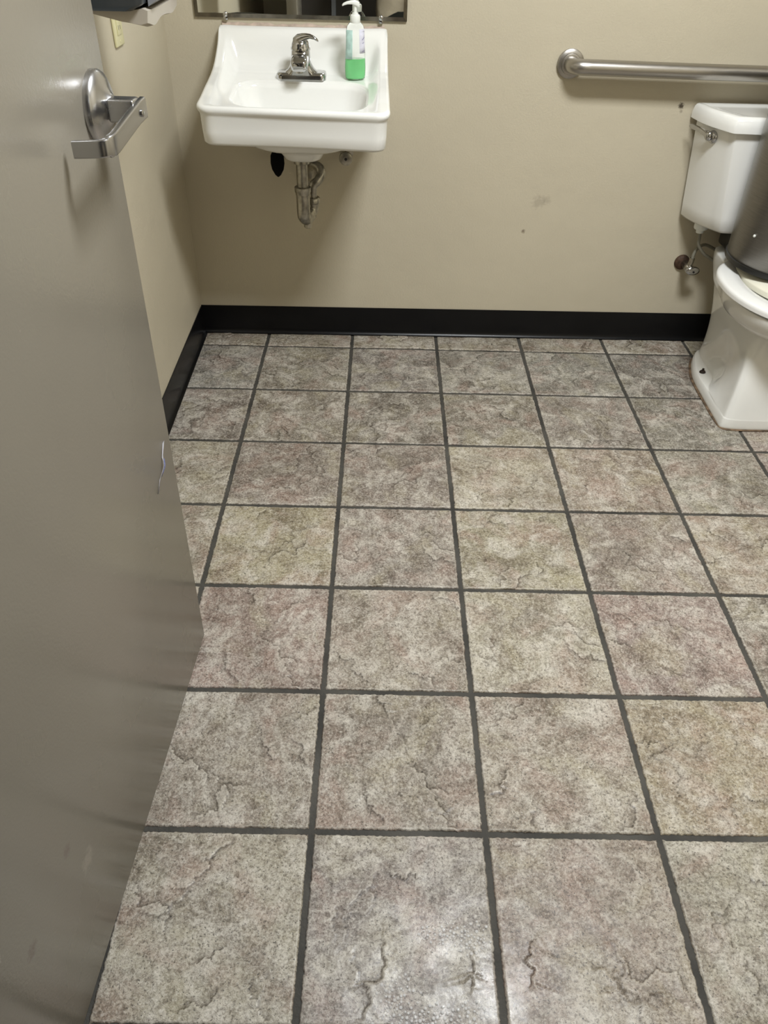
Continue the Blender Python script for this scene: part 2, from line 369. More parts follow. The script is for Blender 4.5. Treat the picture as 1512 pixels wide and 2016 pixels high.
# ------------------------------------------------------------------ slate tiles
T = .305; ANG = -.01196; GO = (.541375, -.11034)
ca, sa = math.cos(ANG), math.sin(ANG)
def t2w(x, y): return (GO[0] + (ca*x - sa*y)*T, GO[1] + (sa*x + ca*y)*T)
GR = .0044                         # half a joint, metres
import numpy as np
def jag(p, q, rs, amp, depth=5):
    if depth == 0: return [p]
    m = (p+q)/2; d = q-p; m = m + np.array([-d[1], d[0]])*rs.uniform(-amp, amp)*(.75 if depth > 3 else 1.25)
    return jag(p, m, rs, amp, depth-1) + jag(m, q, rs, amp, depth-1)
def clefts(X, Y, sx, sy, seed):      # slate clefts: jagged ledges, painted dirt and shade below, painted highlight on lip
    rs = np.random.RandomState(abs(seed)*17 + 5); H = np.zeros_like(X); Dk = np.zeros_like(X); Lt = np.zeros_like(X)
    th = rs.uniform(.5, 1.2)
    for k in range(rs.randint(5, 8)):
        c = np.array([rs.uniform(-.46, .46)*sx, rs.uniform(-.46, .46)*sy]); a = th + rs.normal(0, .35) + (PI if rs.rand() < .5 else 0)
        if rs.rand() < .3: a += 1.4
        L = rs.uniform(.05, .17)*(1 if sx > .2 else .7); d = np.array([math.cos(a), math.sin(a)])*L/2
        P = jag(c-d, c+d*.2+np.array([-d[1], d[0]])*rs.uniform(-.5, .5), rs, .28, 4) + jag(c+d*.2, c+d, rs, .28, 4) + [c+d]
        P = np.array(P); best = np.full(X.shape, 9.); side = np.zeros_like(X); tt = np.zeros_like(X)
        n = len(P)-1
        for i in range(n):
            e = P[i+1]-P[i]; l2 = (e@e) + 1e-12
            t = np.clip(((X-P[i][0])*e[0] + (Y-P[i][1])*e[1])/l2, 0, 1)
            dx, dy = X-P[i][0]-t*e[0], Y-P[i][1]-t*e[1]; dd = np.hypot(dx, dy); m = dd < best
            best[m] = dd[m]; side[m] = np.sign(e[0]*dy - e[1]*dx)[m]; tt[m] = ((i+t)/n)[m]
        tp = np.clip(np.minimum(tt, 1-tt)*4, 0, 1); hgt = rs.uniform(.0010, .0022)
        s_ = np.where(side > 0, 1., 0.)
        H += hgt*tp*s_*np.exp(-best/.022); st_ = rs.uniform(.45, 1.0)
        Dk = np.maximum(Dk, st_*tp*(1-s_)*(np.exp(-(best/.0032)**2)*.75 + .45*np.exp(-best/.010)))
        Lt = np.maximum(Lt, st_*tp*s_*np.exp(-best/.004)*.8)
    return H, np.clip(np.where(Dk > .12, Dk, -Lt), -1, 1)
def tile_mesh(sx, sy, seed, n=None):       # full tile sx by sy metres centred at the origin, top at z = 0, ragged chipped rim
    rnd = Vector((seed*13.7, seed*5.1, seed*2.3))
    nx = n or max(8, int(sx/.0025)); ny = n or max(8, int(sy/.0025))
    def rag(a, q, s):   # edge wobble
        u = noise.noise(Vector((a*45, s*9.1, q)) + rnd); v = noise.noise(Vector((a*210, s*3.7, q+5)) + rnd)
        return -.0008 + .0009*u + .0022*max(-.9, min(.45, v))
    xs = [-sx/2] + [-sx/2+.0030 + (sx-.006)*k/(nx-2) for k in range(nx-1)] + [sx/2]
    ys = [-sy/2] + [-sy/2+.0030 + (sy-.006)*k/(ny-2) for k in range(ny-1)] + [sy/2]
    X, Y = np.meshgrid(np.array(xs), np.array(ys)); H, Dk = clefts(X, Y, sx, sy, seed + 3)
    vs = []; fs = []; at = []
    for j in range(ny+1):
        for i in range(nx+1):
            x, y = xs[i], ys[j]; fx, fy = x/(sx/2), y/(sy/2)
            e = min(i, j, nx-i, ny-j); rx = ry = 0
            ex = min(i, nx-i); ey = min(j, ny-j)
            if ex < 3: x += math.copysign(1, fx)*rag(ys[j], 1, math.copysign(1, fx))*(1, .75, .3)[ex]
            if ey < 3: y += math.copysign(1, fy)*rag(xs[i], 7, math.copysign(1, fy))*(1, .75, .3)[ey]
            z = .0010*noise.noise(Vector((x*9, y*9, 0)) + rnd) + .0007*noise.noise(Vector((x*40, y*40, 3)) + rnd) - .0010 + float(H[j, i])
            if e == 0: z -= .0024
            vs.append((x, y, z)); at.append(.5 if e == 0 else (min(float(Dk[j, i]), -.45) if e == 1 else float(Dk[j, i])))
    for j in range(ny):
        for i in range(nx):
            a = j*(nx+1)+i; fs.append((a, a+1, a+nx+2, a+nx+1))
    rim = [i for i in range(nx+1)] + [j*(nx+1)+nx for j in range(1, ny+1)] + [ny*(nx+1)+i for i in range(nx-1, -1, -1)] + [j*(nx+1) for j in range(ny-1, 0, -1)]
    b = len(vs)
    for i in rim: vs.append((vs[i][0], vs[i][1], -.0075)); at.append(1.)
    m = len(rim)
    for k in range(m): fs.append((rim[(k+1) % m], rim[k], b+k, b+(k+1) % m))
    fs.append(tuple(b+k for k in range(m)))
    me = bpy.data.meshes.new('floor_tile'); me.from_pydata(vs, [], fs)
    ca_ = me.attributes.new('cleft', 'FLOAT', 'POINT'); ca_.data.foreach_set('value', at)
    me.polygons.foreach_set('use_smooth', [True]*len(me.polygons)); me.set_sharp_from_angle(angle=math.radians(55)); me.materials.append(M_tile)
    return me
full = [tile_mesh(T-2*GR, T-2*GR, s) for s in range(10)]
G_, Y_, P_, DK, L_, B_ = (.36,.335,.295), (.44,.40,.29), (.37,.295,.27), (.24,.215,.185), (.48,.45,.38), (.41,.37,.30)
C_ = (.36,.355,.335)
PAL = {(-1,-2):B_,(-1,-1):B_,(-1,0):B_,(-1,1):B_,(-1,2):B_,(-1,3):B_,
 (0,-2):C_,(0,-1):(.36,.34,.29),(0,0):(.30,.28,.265),(0,1):(.35,.34,.31),(0,2):(.33,.325,.30),(0,3):(.25,.235,.215),(0,4):(.25,.23,.2),
 (1,-2):(.28,.25,.225),(1,-1):(.32,.29,.245),(1,0):DK,(1,1):(.29,.265,.225),(1,2):(.34,.31,.285),(1,3):(.29,.275,.24),
 (2,-2):(.40,.37,.30),(2,-1):(.29,.25,.22),(2,0):(.285,.245,.22),(2,1):(.47,.43,.345),(2,2):(.38,.32,.265),(2,3):(.33,.31,.26),(2,4):P_,
 (3,-2):(.42,.39,.31),(3,-1):(.42,.38,.265),(3,0):(.33,.29,.26),(3,1):(.39,.36,.26),(3,2):(.33,.28,.245),(3,3):(.41,.35,.28),
 (4,-2):L_,(4,-1):(.36,.28,.25),(4,0):(.40,.36,.31),(4,1):(.48,.45,.37),(4,2):(.35,.28,.26),(4,3):(.31,.28,.24),
 (5,-2):G_,(5,-1):(.42,.38,.33),(5,0):(.36,.32,.275),(5,1):(.41,.365,.31),(5,2):(.44,.38,.275),(5,3):P_,
 (6,-2):L_,(6,-1):(.48,.45,.375),(6,0):(.39,.36,.345),(6,1):(.44,.38,.33),(6,2):(.44,.42,.355),(6,3):G_}
for r in range(-1, 9):
    for c in range(-2, 7):
        x0, x1, y0, y1 = c*T, (c+1)*T, -(r+1)*T, -r*T
        lo_x = (-GO[0] + .0015) ; hi_x = W_ - GO[0] - .0015; hi_y = -GO[1] - .0015
        ymid = (y0+y1)/2; xmid = (x0+x1)/2
        ax0 = max(x0 + GR, lo_x + sa*ymid + .003*0); ax1 = min(x1 - GR, hi_x + sa*ymid)
        # back wall in tile axes: GO.y + sa*x + ca*y <= 0
        ay1 = min(y1 - GR, (-GO[1] - .0015 - sa*xmid)); ay0 = max(y0 + GR, -2.555 - GO[1] - sa*xmid)
        if ax1 - ax0 < .02 or ay1 - ay0 < .015: continue
        isfull = abs((ax1-ax0) - (T-2*GR)) < 1e-6 and abs((ay1-ay0) - (T-2*GR)) < 1e-6
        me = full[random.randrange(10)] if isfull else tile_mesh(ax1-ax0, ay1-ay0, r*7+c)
        o = bpy.data.objects.new('floor_tile', me)
        cx_, cy_ = (ax0+ax1)/2/T, (ay0+ay1)/2/T; wx, wy = t2w(cx_, cy_)
        o.location = (wx, wy, .0005 + random.uniform(-.0004, .0004)); o.rotation_euler = (0, 0, ANG + (random.choice((0, 1, 2, 3))*PI/2 if isfull else 0))
        base = PAL.get((r, c)) and tuple(k*(.90 if r in (0, 1) else 1) for k in PAL[(r, c)]) or random.choice([G_, P_, L_, B_, Y_])
        o.color = (base[0]*.92, base[1]*.895, base[2]*.845) + (1,)
        link(o, floor)
        if not isfull:   # trim the few millimetres by which the skewed grid would enter the walls
            wm = Matrix.Translation(o.location) @ Matrix.Rotation(ANG, 4, 'Z'); iv = wm.inverted()
            for v in me.vertices:
                p = wm @ v.co; q = p.copy(); q.x = min(max(q.x, .001), W_-.001); q.y = min(q.y, -.001)
                if q != p: v.co = iv @ q

# ------------------------------------------------------------------ door (open, latch edge toward the back wall)
HX, HY = .205, -2.402; LX, LY = .258, -1.495
da = math.atan2(LY-HY, LX-HX); DL = math.hypot(LX-HX, LY-HY)
door = bpy.data.objects.new('door_1', None); door.location = (HX, HY, .012); door.rotation_euler = (0, 0, da - PI/2); link(door); door['kind'] = 'structure'
# local: +Y along the door from hinge to latch, face at x = 0, thickness toward -x
MB().rbox((-.044, 0, 0), (0, DL, 2.03), .0015, 2).obj('door_leaf', M_door, door, angle=30)
for hz in (.25, 1.0, 1.78):
    MB().tube([(.004, -.004, hz-.05), (.004, -.004, hz+.05)], .006, 12).obj('hinge', M_nickel, door)
# lever handle, in door coordinates: world (x,y,z) -> local
dm = Matrix.Translation((HX, HY, .012)) @ Matrix.Rotation(da - PI/2, 4, 'Z'); di = dm.inverted()
def dl(x, y, z): return di @ Vector((x, y, z))
lv = thing('lever_handle', 'satin chrome lever handle with round rose on the open taupe door', 'door handle'); lv.parent = door
del lv['label']; del lv['category']
hy = dl(.255, -1.545, 0).y; hz = 1.062 - .012
MB().lathe([(.0445, 0), (.0445, .006), (.042, .010), (.034, .014), (.024, .017), (.017, .022), (.0155, .024), (0, .0242)], (0, hy, hz), 'X', 56).obj('rose', M_nickel, lv)
MB().lathe([(.014, .02), (.014, .034), (0, .0342)], (0, hy, hz), 'X', 32).obj('neck', M_chrome, lv)
# hub block and arm
def bar_loft(path, hgt, thk, name, mat, par):
    rings = []
    P = [Vector(p) for p in path]
    for k, p in enumerate(P):
        t = (P[min(k+1, len(P)-1)] - P[max(k-1, 0)]).normalized(); side = Vector((0, 0, 1)).cross(t).normalized()
        h = hgt[k] if isinstance(hgt, list) else hgt
        o_ = rrect(-thk/2, thk/2, -h/2, h/2, min(thk, h)*.28, 4)
        rings.append([p + side*a + Vector((0, 0, b)) for a, b in o_])
    return MB().loft(rings).obj(name, mat, par, angle=50)
hub = MB().rbox((.021, hy-.021, hz-.013), (.056, hy+.006, hz+.014), .003, 3).obj('hub', M_nickel, lv)
arm = [(.058, hy+.012, hz), (.058, hy-.01, hz-.001), (.0575, hy-.05, hz-.006), (.057, hy-.09, hz-.0115), (.0565, hy-.112, hz-.0145), (.0535, hy-.122, hz-.0155), (.047, hy-.127, hz-.0165), (.035, hy-.127, hz-.0175), (.012, hy-.124, hz-.0195)]
bar_loft(cr(arm, 5), [.025]*6 + [.024]*20 + [.020]*15, .0085, 'lever', M_nickel, lv)
MB().lathe([(.0045, 0), (.0045, .002), (.003, .003), (0, .003)], (.0622, hy-.012, hz-.002), 'X', 16).obj('key_button', M_chrome, lv)
# latch plate on the edge
MB().box((-.036, DL-.0003, hz-.028), (-.008, DL+.001, hz+.028)).obj('latch_plate', M_nickel, door, smooth=False)
# scrap of tape
tp = [(-.0, .020, .030, 0), (.004, .021, .031, .0008), (.02, .022, .031, .001), (.03, .0175, .029, .003), (.034, .013, .026, .005), (.040, .0155, .024, .003), (.048, .0150, .022, .001), (.062, .014, .0205, .0008)]
vt = []; ft = []
zt = .472-.012
pa, pb = dl(.2555, -1.592, .474), dl(.2555, -1.528, .535)
def tpt(s, wd, lift): q = pa.lerp(pb, s); return (max(.0006, 0) + lift, q.y + wd, q.z)
rows = [(0, .0045, 0), (.28, .004, .0006), (.34, .0035, .002), (.45, .006, .0045), (.55, .0045, .006), (.66, .003, .003), (.72, .0045, .001), (1, .0045, 0)]
for s, wd, lf in rows: vt += [tpt(s, -wd, lf), tpt(s, wd, lf*.6)]
for k in range(len(rows)-1): ft.append((2*k, 2*k+1, 2*k+3, 2*k+2))
tape = mesh('tape_scrap', [dm @ Vector(v) for v in vt], ft, M_tape, angle=60)
tape['label'] = 'crumpled scrap of clear tape with blue print near the edge of the open door'; tape['category'] = 'tape'
sm = tape.modifiers.new('solid', 'SOLIDIFY'); sm.thickness = .0006
k0 = [dm @ Vector((v[0]+.0012, v[1], v[2])) for v in vt[4:12]]
bl = mesh('blue_print', k0, [(0,1,3,2),(2,3,5,4),(4,5,7,6)], M_blueink, tape, angle=60)
sm = bl.modifiers.new('solid', 'SOLIDIFY'); sm.thickness = .0005

# ------------------------------------------------------------------ ceiling lights
cl = thing('ceiling_light', 'lit square panel light on the restroom ceiling', 'light', (LAMP[0], LAMP[1], H_))
lx, ly = LAMP_SIZE[0]/2, LAMP_SIZE[1]/2
MB().box((-lx-.03, -ly-.03, -.05), (lx+.03, -ly, 0)).box((-lx-.03, ly, -.05), (lx+.03, ly+.03, 0)).box((-lx-.03, -ly, -.05), (-lx, ly, 0)).box((lx, -ly, -.05), (lx+.03, ly, 0)).obj('frame', M_trimwhite, cl, smooth=False)
MB().add([(-lx, -ly, -.045), (lx, -ly, -.045), (lx, ly, -.045), (-lx, ly, -.045)], [(0, 3, 2, 1)]).obj('diffuser', M_lamp, cl, smooth=False)
h2 = thing('ceiling_light', 'dim panel light on the corridor ceiling beyond the doorway', 'light', (2.1, -3.5, H_))
MB().box((-.33, -.33, -.05), (.33, -.3, 0)).box((-.33, .3, -.05), (.33, .33, 0)).box((-.33, -.3, -.05), (-.3, .3, 0)).box((.3, -.3, -.05), (.33, .3, 0)).obj('frame', M_trimwhite, h2, smooth=False)
MB().add([(-.3, -.3, -.045), (.3, -.3, -.045), (.3, .3, -.045), (-.3, .3, -.045)], [(0, 3, 2, 1)]).obj('diffuser', M_lamp2, h2, smooth=False)

# ------------------------------------------------------------------ sink
SX = .403
sink = thing('sink', 'white porcelain wall-hung sink with raised back and scooped basin', 'sink', (SX, 0, .70))
ARM = ([-.45, -.41, -.37, -.30, -.25, -.20, -.16, -.13, -.10, -.08, -.06, -.045, -.03, -.018, -.008, 0],
       [.835, .840, .845, .857, .864, .872, .881, .891, .904, .914, .924, .934, .948, .960, .965, .966])
INR = ([-.45, -.20, -.13, -.095, -.08, -.066, -.055, -.046, -.038, -.030, -.020, -.010, 0],
       [.8335, .853, .860, .864, .868, .877, .892, .912, .934, .950, .960, .9655, .966])
def topz(x, y):
    wv = sst(.188, .226, abs(x)); wf = sst(-.415, -.44, y)
    a = lin(y, *ARM) + .0015; b = lin(y, *INR) - .004*(1-sst(-.10, -.04, y)) 
    z = b + (a-b)*max(wv, wf if y < -.4 else 0)
    return z - .010*(x/.5)*(-y/.45)
NP = 160
outer = resample(rrect(-.2515, .2515, -.452, -.001, (.035, .035, .012, .012), 10), NP)
def taper(p): k = .2455 + .006*sst(0, .4, -p[1]); return (p[0]*k/.2515, p[1])
outer = [taper(p) for p in outer]
hole = resample(rrect(-.172, .188, -.412, -.168, (.085, .075, .06, .06), 14), NP)
# align the two outlines by angle around the hole centre
def resamp_angle(poly, c, n):
    pts = []
    m = len(poly)
    for k in range(n):
        a = 2*PI*k/n; dx, dy = math.cos(a), math.sin(a); best = None
        for i in range(m):
            x1, y1 = poly[i][0]-c[0], poly[i][1]-c[1]; x2, y2 = poly[(i+1) % m][0]-c[0], poly[(i+1) % m][1]-c[1]
            ex, ey = x2-x1, y2-y1; den = dx*ey - dy*ex
            if abs(den) < 1e-12: continue
            t = (x1*ey - y1*ex)/den; u = (x1*dy - y1*dx)/den
            if t > 0 and -1e-6 <= u <= 1+1e-6 and (best is None or t > best): best = t
        pts.append((c[0]+dx*best, c[1]+dy*best))
    return pts
hc = (.008, -.285)
fine_o = resample([taper(p) for p in rrect(-.2515, .2515, -.452, -.001, (.035, .035, .012, .012), 10)], 900)
outer = resamp_angle(fine_o, hc, 240); NP = 240
hole = resamp_angle(hole, hc, NP)
rings = []
def ring(poly, zf, sh=0.0):
    c = (0, -.23); out = []
    for x, y in poly:
        L = math.hypot(x-c[0], y-c[1]); k = (L-sh)/L
        xx, yy = c[0]+(x-c[0])*k, c[1]+(y-c[1])*k
        yy = min(yy, -.0008) if y > -.002 else yy
        out.append((xx, yy, zf(x, y)))
    return out
tilt = lambda x, y: -.010*(x/.5)*(-y/.45)
# lower shell: apron bottom, hollow underneath
apz = lambda x, y: .742 + tilt(x, y) + .0
rings.append(ring(outer, lambda x, y: .775, .030))
rings.append(ring(outer, lambda x, y: .746 + tilt(x, y), .030))
rings.append(ring(outer, lambda x, y: .742 + tilt(x, y), .026))
rings.append(ring(outer, lambda x, y: .742 + tilt(x, y), .018))
rings.append(ring(outer, lambda x, y: .748 + tilt(x, y), .0125))
rings.append(ring(outer, lambda x, y: .775 + tilt(x, y), .0105))
rings.append(ring(outer, lambda x, y: topz(x, y) - .026, .0085))
rings.append(ring(outer, lambda x, y: topz(x, y) - .019, .0060))
rings.append(ring(outer, lambda x, y: topz(x, y) - .0145, .0015))
rings.append(ring(outer, lambda x, y: topz(x, y) - .0085, .0))
rings.append(ring(outer, lambda x, y: topz(x, y) - .0035, .0018))
rings.append(ring(outer, lambda x, y: topz(x, y) - .0008, .0055))
K = 46
start = ring(outer, lambda x, y: 0, .0095)
for k in range(K+1):
    t = k/K; rr_ = []
    for (xa, ya, _), (xb, yb) in zip(start, hole):
        x, y = xa+(xb-xa)*t, ya+(yb-ya)*t
        z = topz(x, y); z -= .006*sst(.90, 1.0, t)
        rr_.append((x, y, z))
    rings.append(rr_)
for s, dz in ((.985, .014), (.965, .028), (.93, .050), (.88, .072), (.80, .092), (.66, .106), (.48, .112), (.28, .115), (.10, .117)):
    rings.append([(hc[0]+(x-hc[0])*s, hc[1]+(y-hc[1])*s + (1-s)*.015, topz(x, y)*.0 + .846 - .006 + (topz(x, y)-.846)*(s**3) - dz) for x, y in hole])
rings.append([(hc[0]+(x-hc[0])*.06, hc[1]+(y-hc[1])*.06+.014, .722) for x, y in hole])
MB().loft([off(r_, (0, 0, .70)) for r_ in rings], cap0=False, cap1=True).obj('basin', M_porc, sink, angle=75)
# underside of the bowl
ub = []
for z, hw, y0, y1 in ((.775, .19, -.40, -.12), (.740, .17, -.395, -.14), (.722, .145, -.385, -.15), (.712, .115, -.37, -.17), (.706, .080, -.345, -.19), (.696, .062, -.335, -.205), (.681, .053, -.322, -.218), (.676, .045, -.315, -.225), (.675, .030, -.30, -.24)):
    ub.append([(x+.008, y, z-.70) for x, y in resample(rrect(-hw, hw, y0, y1, min(hw, (y1-y0)/2)*.75, 8), 48)])
MB().loft(ub).obj('bowl_underside', M_porc, sink, angle=80)
MB().lathe([(.026, 0), (.026, .002), (.021, .0035), (.018, .001), (0, .001)], (.008, -.272, .024), 'Z', 32).obj('drain_ring', M_chromeworn, sink)
# overflow slot at the front
v = []
for k in range(41):
    x = -.235 + .47*k/40; v.append((x, random.uniform(-.006, -.003), .266 + random.uniform(0, .004)))
cb = MB()
cb.loft([[(x, -.0005, .2635), (x, y-.003, .2655), (x, y, zz), (x, -.0005, zz+random.uniform(.001, .006))] for x, y, zz in v])
cb.obj('caulk_bead', M_caulk, sink)

# faucet
FZ = .8545
fc = thing('faucet', 'chrome single-lever faucet on the back ledge of the sink', 'faucet', (SX+.0, -.125, FZ))
pl = []
for z, s in ((-.004, 0), (.008, 0), (.014, .0015), (.0165, .004), (.0175, .008)):
    o_ = [(-.070+s, -.022), (-.062+s, -.034+s), (.062-s, -.034+s), (.070-s, -.022), (.070-s, .022), (.060-s, .034-s), (-.060+s, .034-s), (-.070+s, .022)]
    pl.append([(x, y, z) for x, y in resample(o_, 64)])
MB().loft(pl).obj('base_plate', M_chrome, fc, angle=35)
bd = []
for z, hw, y0, y1, ex in ((.012, .054, -.033, .027, 0), (.019, .046, -.033, .024, 0), (.026, .037, -.034, .022, 0), (.036, .031, -.036, .020, 0), (.048, .0275, -.038, .019, 0), (.058, .0265, -.036, .018, 0), (.066, .026, -.032, .018, 0), (.072, .0255, -.028, .018, 0)):
    bd.append([(x, y, z) for x, y in resample(rrect(-hw, hw, y0, y1, min(hw, (y1-y0)/2)*.8, 8), 48)])
MB().loft(bd).obj('body', M_chrome, fc, angle=60)
sp = []
for y, z, hw, hh in ((.0, .046, .024, .016), (-.025, .048, .0245, .017), (-.05, .049, .024, .016), (-.07, .0475, .0235, .0155), (-.082, .045, .0225, .0145), (-.090, .043, .020, .0125), (-.0925, .042, .015, .009)):
    sp.append([(x, y, z+b) for x, b in rrect(-hw, hw, -hh, hh, min(hw, hh)*.6, 5)])
MB().loft(sp).obj('spout', M_chrome, fc, angle=60)
MB().lathe([(.0105, 0), (.0105, -.008), (.009, -.0085), (0, -.0085)], (0, -.072, .033), 'Z', 24).obj('aerator', M_chromeworn, fc)
MB().lathe([(.0255, 0), (.0275, .002), (.0275, .007), (.0255, .010), (.025, .015), (.021, .024), (.012, .029), (0, .030)], (0, -.005, .070), 'Z', 40).obj('handle_collar', M_chrome, fc)
hd = []
for x, y, z, hw, hh in ((-.021, -.002, .086, .010, .004), (-.019, -.004, .091, .016, .010), (-.008, -.006, .095, .018, .014), (.004, -.009, .099, .017, .012), (.016, -.014, .1045, .014, .0075), (.028, -.019, .1065, .012, .005), (.040, -.023, .1035, .010, .0038), (.049, -.026, .0985, .008, .003), (.052, -.027, .0965, .004, .002)):
    hd.append([(x + .0*b, y + a, z + b) for a, b in rrect(-hw, hw, -hh, hh, min(hw, hh)*.8, 4)])
MB().loft(hd).obj('handle', M_chrome, fc, angle=60)

# soap bottle
BX, BY = .5565, -.132
bz = topz(BX-SX, BY) + .0012
bt = thing('soap_bottle', 'clear pump bottle with a little green hand soap on the sink ledge', 'soap bottle', (BX, BY, bz)); bt.rotation_euler = (0, 0, .25)
prof = [(.0, .0005), (.018, .0005), (.0215, .003), (.0228, .012), (.0232, .03), (.0226, .05), (.0212, .075), (.0205, .10), (.0202, .118), (.0190, .128), (.0150, .136), (.0105, .140), (.0102, .146)]
MB().lathe(prof, n=48, sc=(1.28, .80)).obj('bottle_body', M_clear, bt)
lq = [(.0, .002), (.0165, .002), (.0200, .004), (.0213, .012), (.0217, .03), (.0212, .046), (.0210, .052)]
MB().lathe(lq, n=48, sc=(1.28, .80)).obj('liquid_soap', M_soap, bt)
def wrap(a0, a1, z0, z1, r, mat, name, par, wig=0):
    vs = []; fs = []; n = 12
    for j, z in enumerate((z0, (z0*2+z1)/3, (z0+2*z1)/3, z1)):
        for i in range(n+1):
            a = a0 + (a1-a0)*i/n; rad = lin(z, [p[1] for p in prof], [p[0] for p in prof]) + r
            vs.append((rad*1.285*math.cos(a), rad*.805*math.sin(a), z + wig*math.sin(i*.6)))
    for j in range(3):
        for i in range(n): fs.append((j*(n+1)+i, j*(n+1)+i+1, (j+1)*(n+1)+i+1, (j+1)*(n+1)+i))
    o = mesh(name, vs, fs, mat, par, angle=80); s_ = o.modifiers.new('s', 'SOLIDIFY'); s_.thickness = .0003; return o
wrap(PI*1.02, PI*1.36, .052, .122, .0003, M_label1, 'back_label', bt)
fl = wrap(PI*1.60, PI*1.98, .066, .124, .0003, M_label2, 'front_label', bt)
# purple lettering strokes on the label
def stroke(a0, z0, a1, z1, w_):
    vs = []; n = 5
    for i in range(n+1):
        t = i/n; a = a0+(a1-a0)*t; z = z0+(z1-z0)*t; rad = lin(z, [p[1] for p in prof], [p[0] for p in prof]) + .0008
        for s in (-w_, w_): vs.append((rad*1.285*math.cos(a+s*22), rad*.805*math.sin(a+s*22), z+s))
    return vs, [(2*i, 2*i+1, 2*i+3, 2*i+2) for i in range(n)]
mb = MB()
for s in ((PI*1.76, .110, PI*1.84, .121, .0012), (PI*1.70, .098, PI*1.84, .1045, .0012), (PI*1.78, .104, PI*1.80, .108, .0007), (PI*1.72, .090, PI*1.80, .092, .0006), (PI*1.70, .070, PI*1.82, .0725, .0006)): mb.add(*stroke(*s))
mb.obj('lettering', M_purple, bt)
MB().lathe([(.0135, .138), (.0140, .139), (.0140, .153), (.0125, .1565), (.0085, .158), (.0080, .162), (.0045, .1625), (.0043, .182), (0, .182)], n=36).obj('pump_collar', M_whitepl, bt)
hp = []
for x, z, hw, hh in ((.0115, .176, .006, .004), (.009, .180, .0085, .0075), (.0, .184, .009, .007), (-.010, .1855, .0075, .0045), (-.022, .1845, .0055, .0035), (-.032, .1815, .0045, .0028), (-.036, .179, .0035, .0022)):
    hp.append([(x, a, z+b) for a, b in rrect(-hw, hw, -hh, hh, min(hw, hh)*.7, 4)])
MB().loft(hp).obj('pump_head', M_whitepl, bt, angle=60)

# drain trap under the sink
tr = thing('drain_trap', 'tarnished chrome P-trap hanging under the sink', 'drain pipe', (.405, -.272, .672))
MB().lathe([(.021, .006), (.0225, .0), (.0225, -.010), (.0175, -.012), (0, -.012)], (0, 0, 0), 'Z', 32).obj('top_nut', M_chromeworn, tr)
MB().tube([(0, 0, -.008), (0, 0, -.095)], .0165, 28).obj('tailpiece', M_chromeworn, tr)
MB().lathe([(.0215, -.074), (.0240, -.076), (.0240, -.088), (.0215, -.092), (.0218, -.097), (.018, -.099)], (0, 0, 0), 'Z', 32).obj('slip_nut', M_chromeworn, tr)
jb = [(0, 0, -.092), (0, 0, -.12), (0, 0, -.145), (.001, .006, -.162), (.006, .022, -.173), (.013, .042, -.172), (.020, .057, -.162), (.0235, .062, -.150), (.024, .062, -.138)]
MB().tube(cr(jb, 6), [.0198]*14 + [.0198]*20 + [.0185]*15, 28).obj('trap_bend', M_chromeworn, tr)
MB().lathe([(.0125, .004), (.0125, -.009), (.010, -.011), (0, -.011)], (.010, .022, -.190), 'Z', 8).obj('cleanout_plug', M_chromeworn, tr)
MB().lathe([(.0195, -.140), (.0220, -.138), (.0220, -.126), (.019, -.122), (.0155, -.121)], (.024, .062, 0), 'Z', 32).obj('riser_nut', M_chromeworn, tr)
ra = [(.024, .062, -.138), (.024, .062, -.105), (.028, .063, -.088), (.042, .068, -.075), (.050, .078, -.060), (.045, .092, -.047), (.030, .108, -.044), (.016, .130, -.055), (.011, .165, -.090), (.011, .21, -.110), (.011, .271, -.113)]
MB().tube(cr(ra, 6), .0135, 24).obj('trap_arm', M_chromeworn, tr)
MB().lathe([(.036, .2712), (.038, .267), (.034, .262), (.025, .259), (.0140, .2585)], (.013, 0, -.112), 'Y', 40).obj('escutcheon', M_chromeworn, tr)

# stop valves under the sink
def stop(x, z, label, black):
    t = thing('supply_valve', label, 'valve', (x, 0, z), None)
    MB().lathe([(.022, -.001), (.022, -.004), (.016, -.008), (.008, -.009), (.008, -.050), (.0115, -.050), (.0115, -.075), (.006, -.077), (.006, -.086), (0, -.086)], (0, 0, 0), 'Y', 28).obj('valve_body', M_chromeworn, t)
    MB().tube([(0, -.062, .008), (0, -.062, .035), (0, -.058, .08), (0, -.05, .125)], .0045, 12).obj('riser_tube', M_chromeworn, t)
    if black:
        rg = []
        for zz, r in ((.030, .004), (.026, .013), (.010, .0205), (-.012, .0215), (-.030, .018), (-.046, .009), (-.052, .002)):
            rg.append([(r*math.cos(2*PI*i/28), -.094 + r*.55*math.sin(2*PI*i/28), zz) for i in range(28)])
        MB().loft(rg).obj('black_cover', M_blackmatte, t, angle=80)
    else:
        MB().lathe([(.006, -.084), (.0195, -.086), (.021, -.090), (.0195, -.096), (.012, -.098), (.0045, -.098), (.004, -.094), (0, -.094)], (0, 0, 0), 'Y', 32, (1, 1)).obj('handle', M_chromeworn, t)
        MB().lathe([(.0045, -.0955), (.0045, -.0985), (0, -.0985)], (0, 0, 0), 'Y', 16).obj('handle_screw', M_blackpl, t)
stop(.526, .630, 'tarnished round-handled stop valve on the wall below the right of the sink', False)
stop(.315, .625, 'stop valve under the left of the sink, covered by a black pointed rubber sleeve', True)

# ------------------------------------------------------------------ mirror
mr = thing('mirror', 'frameless wall mirror with worn lower edge above the sink', 'mirror', (.093, 0, .985))
MW, MH = .610, .90
MB().box((.0, -.0075, .0), (MW, -.0015, MH)).obj('backing', M_bevel, mr, smooth=False)
e = .0105
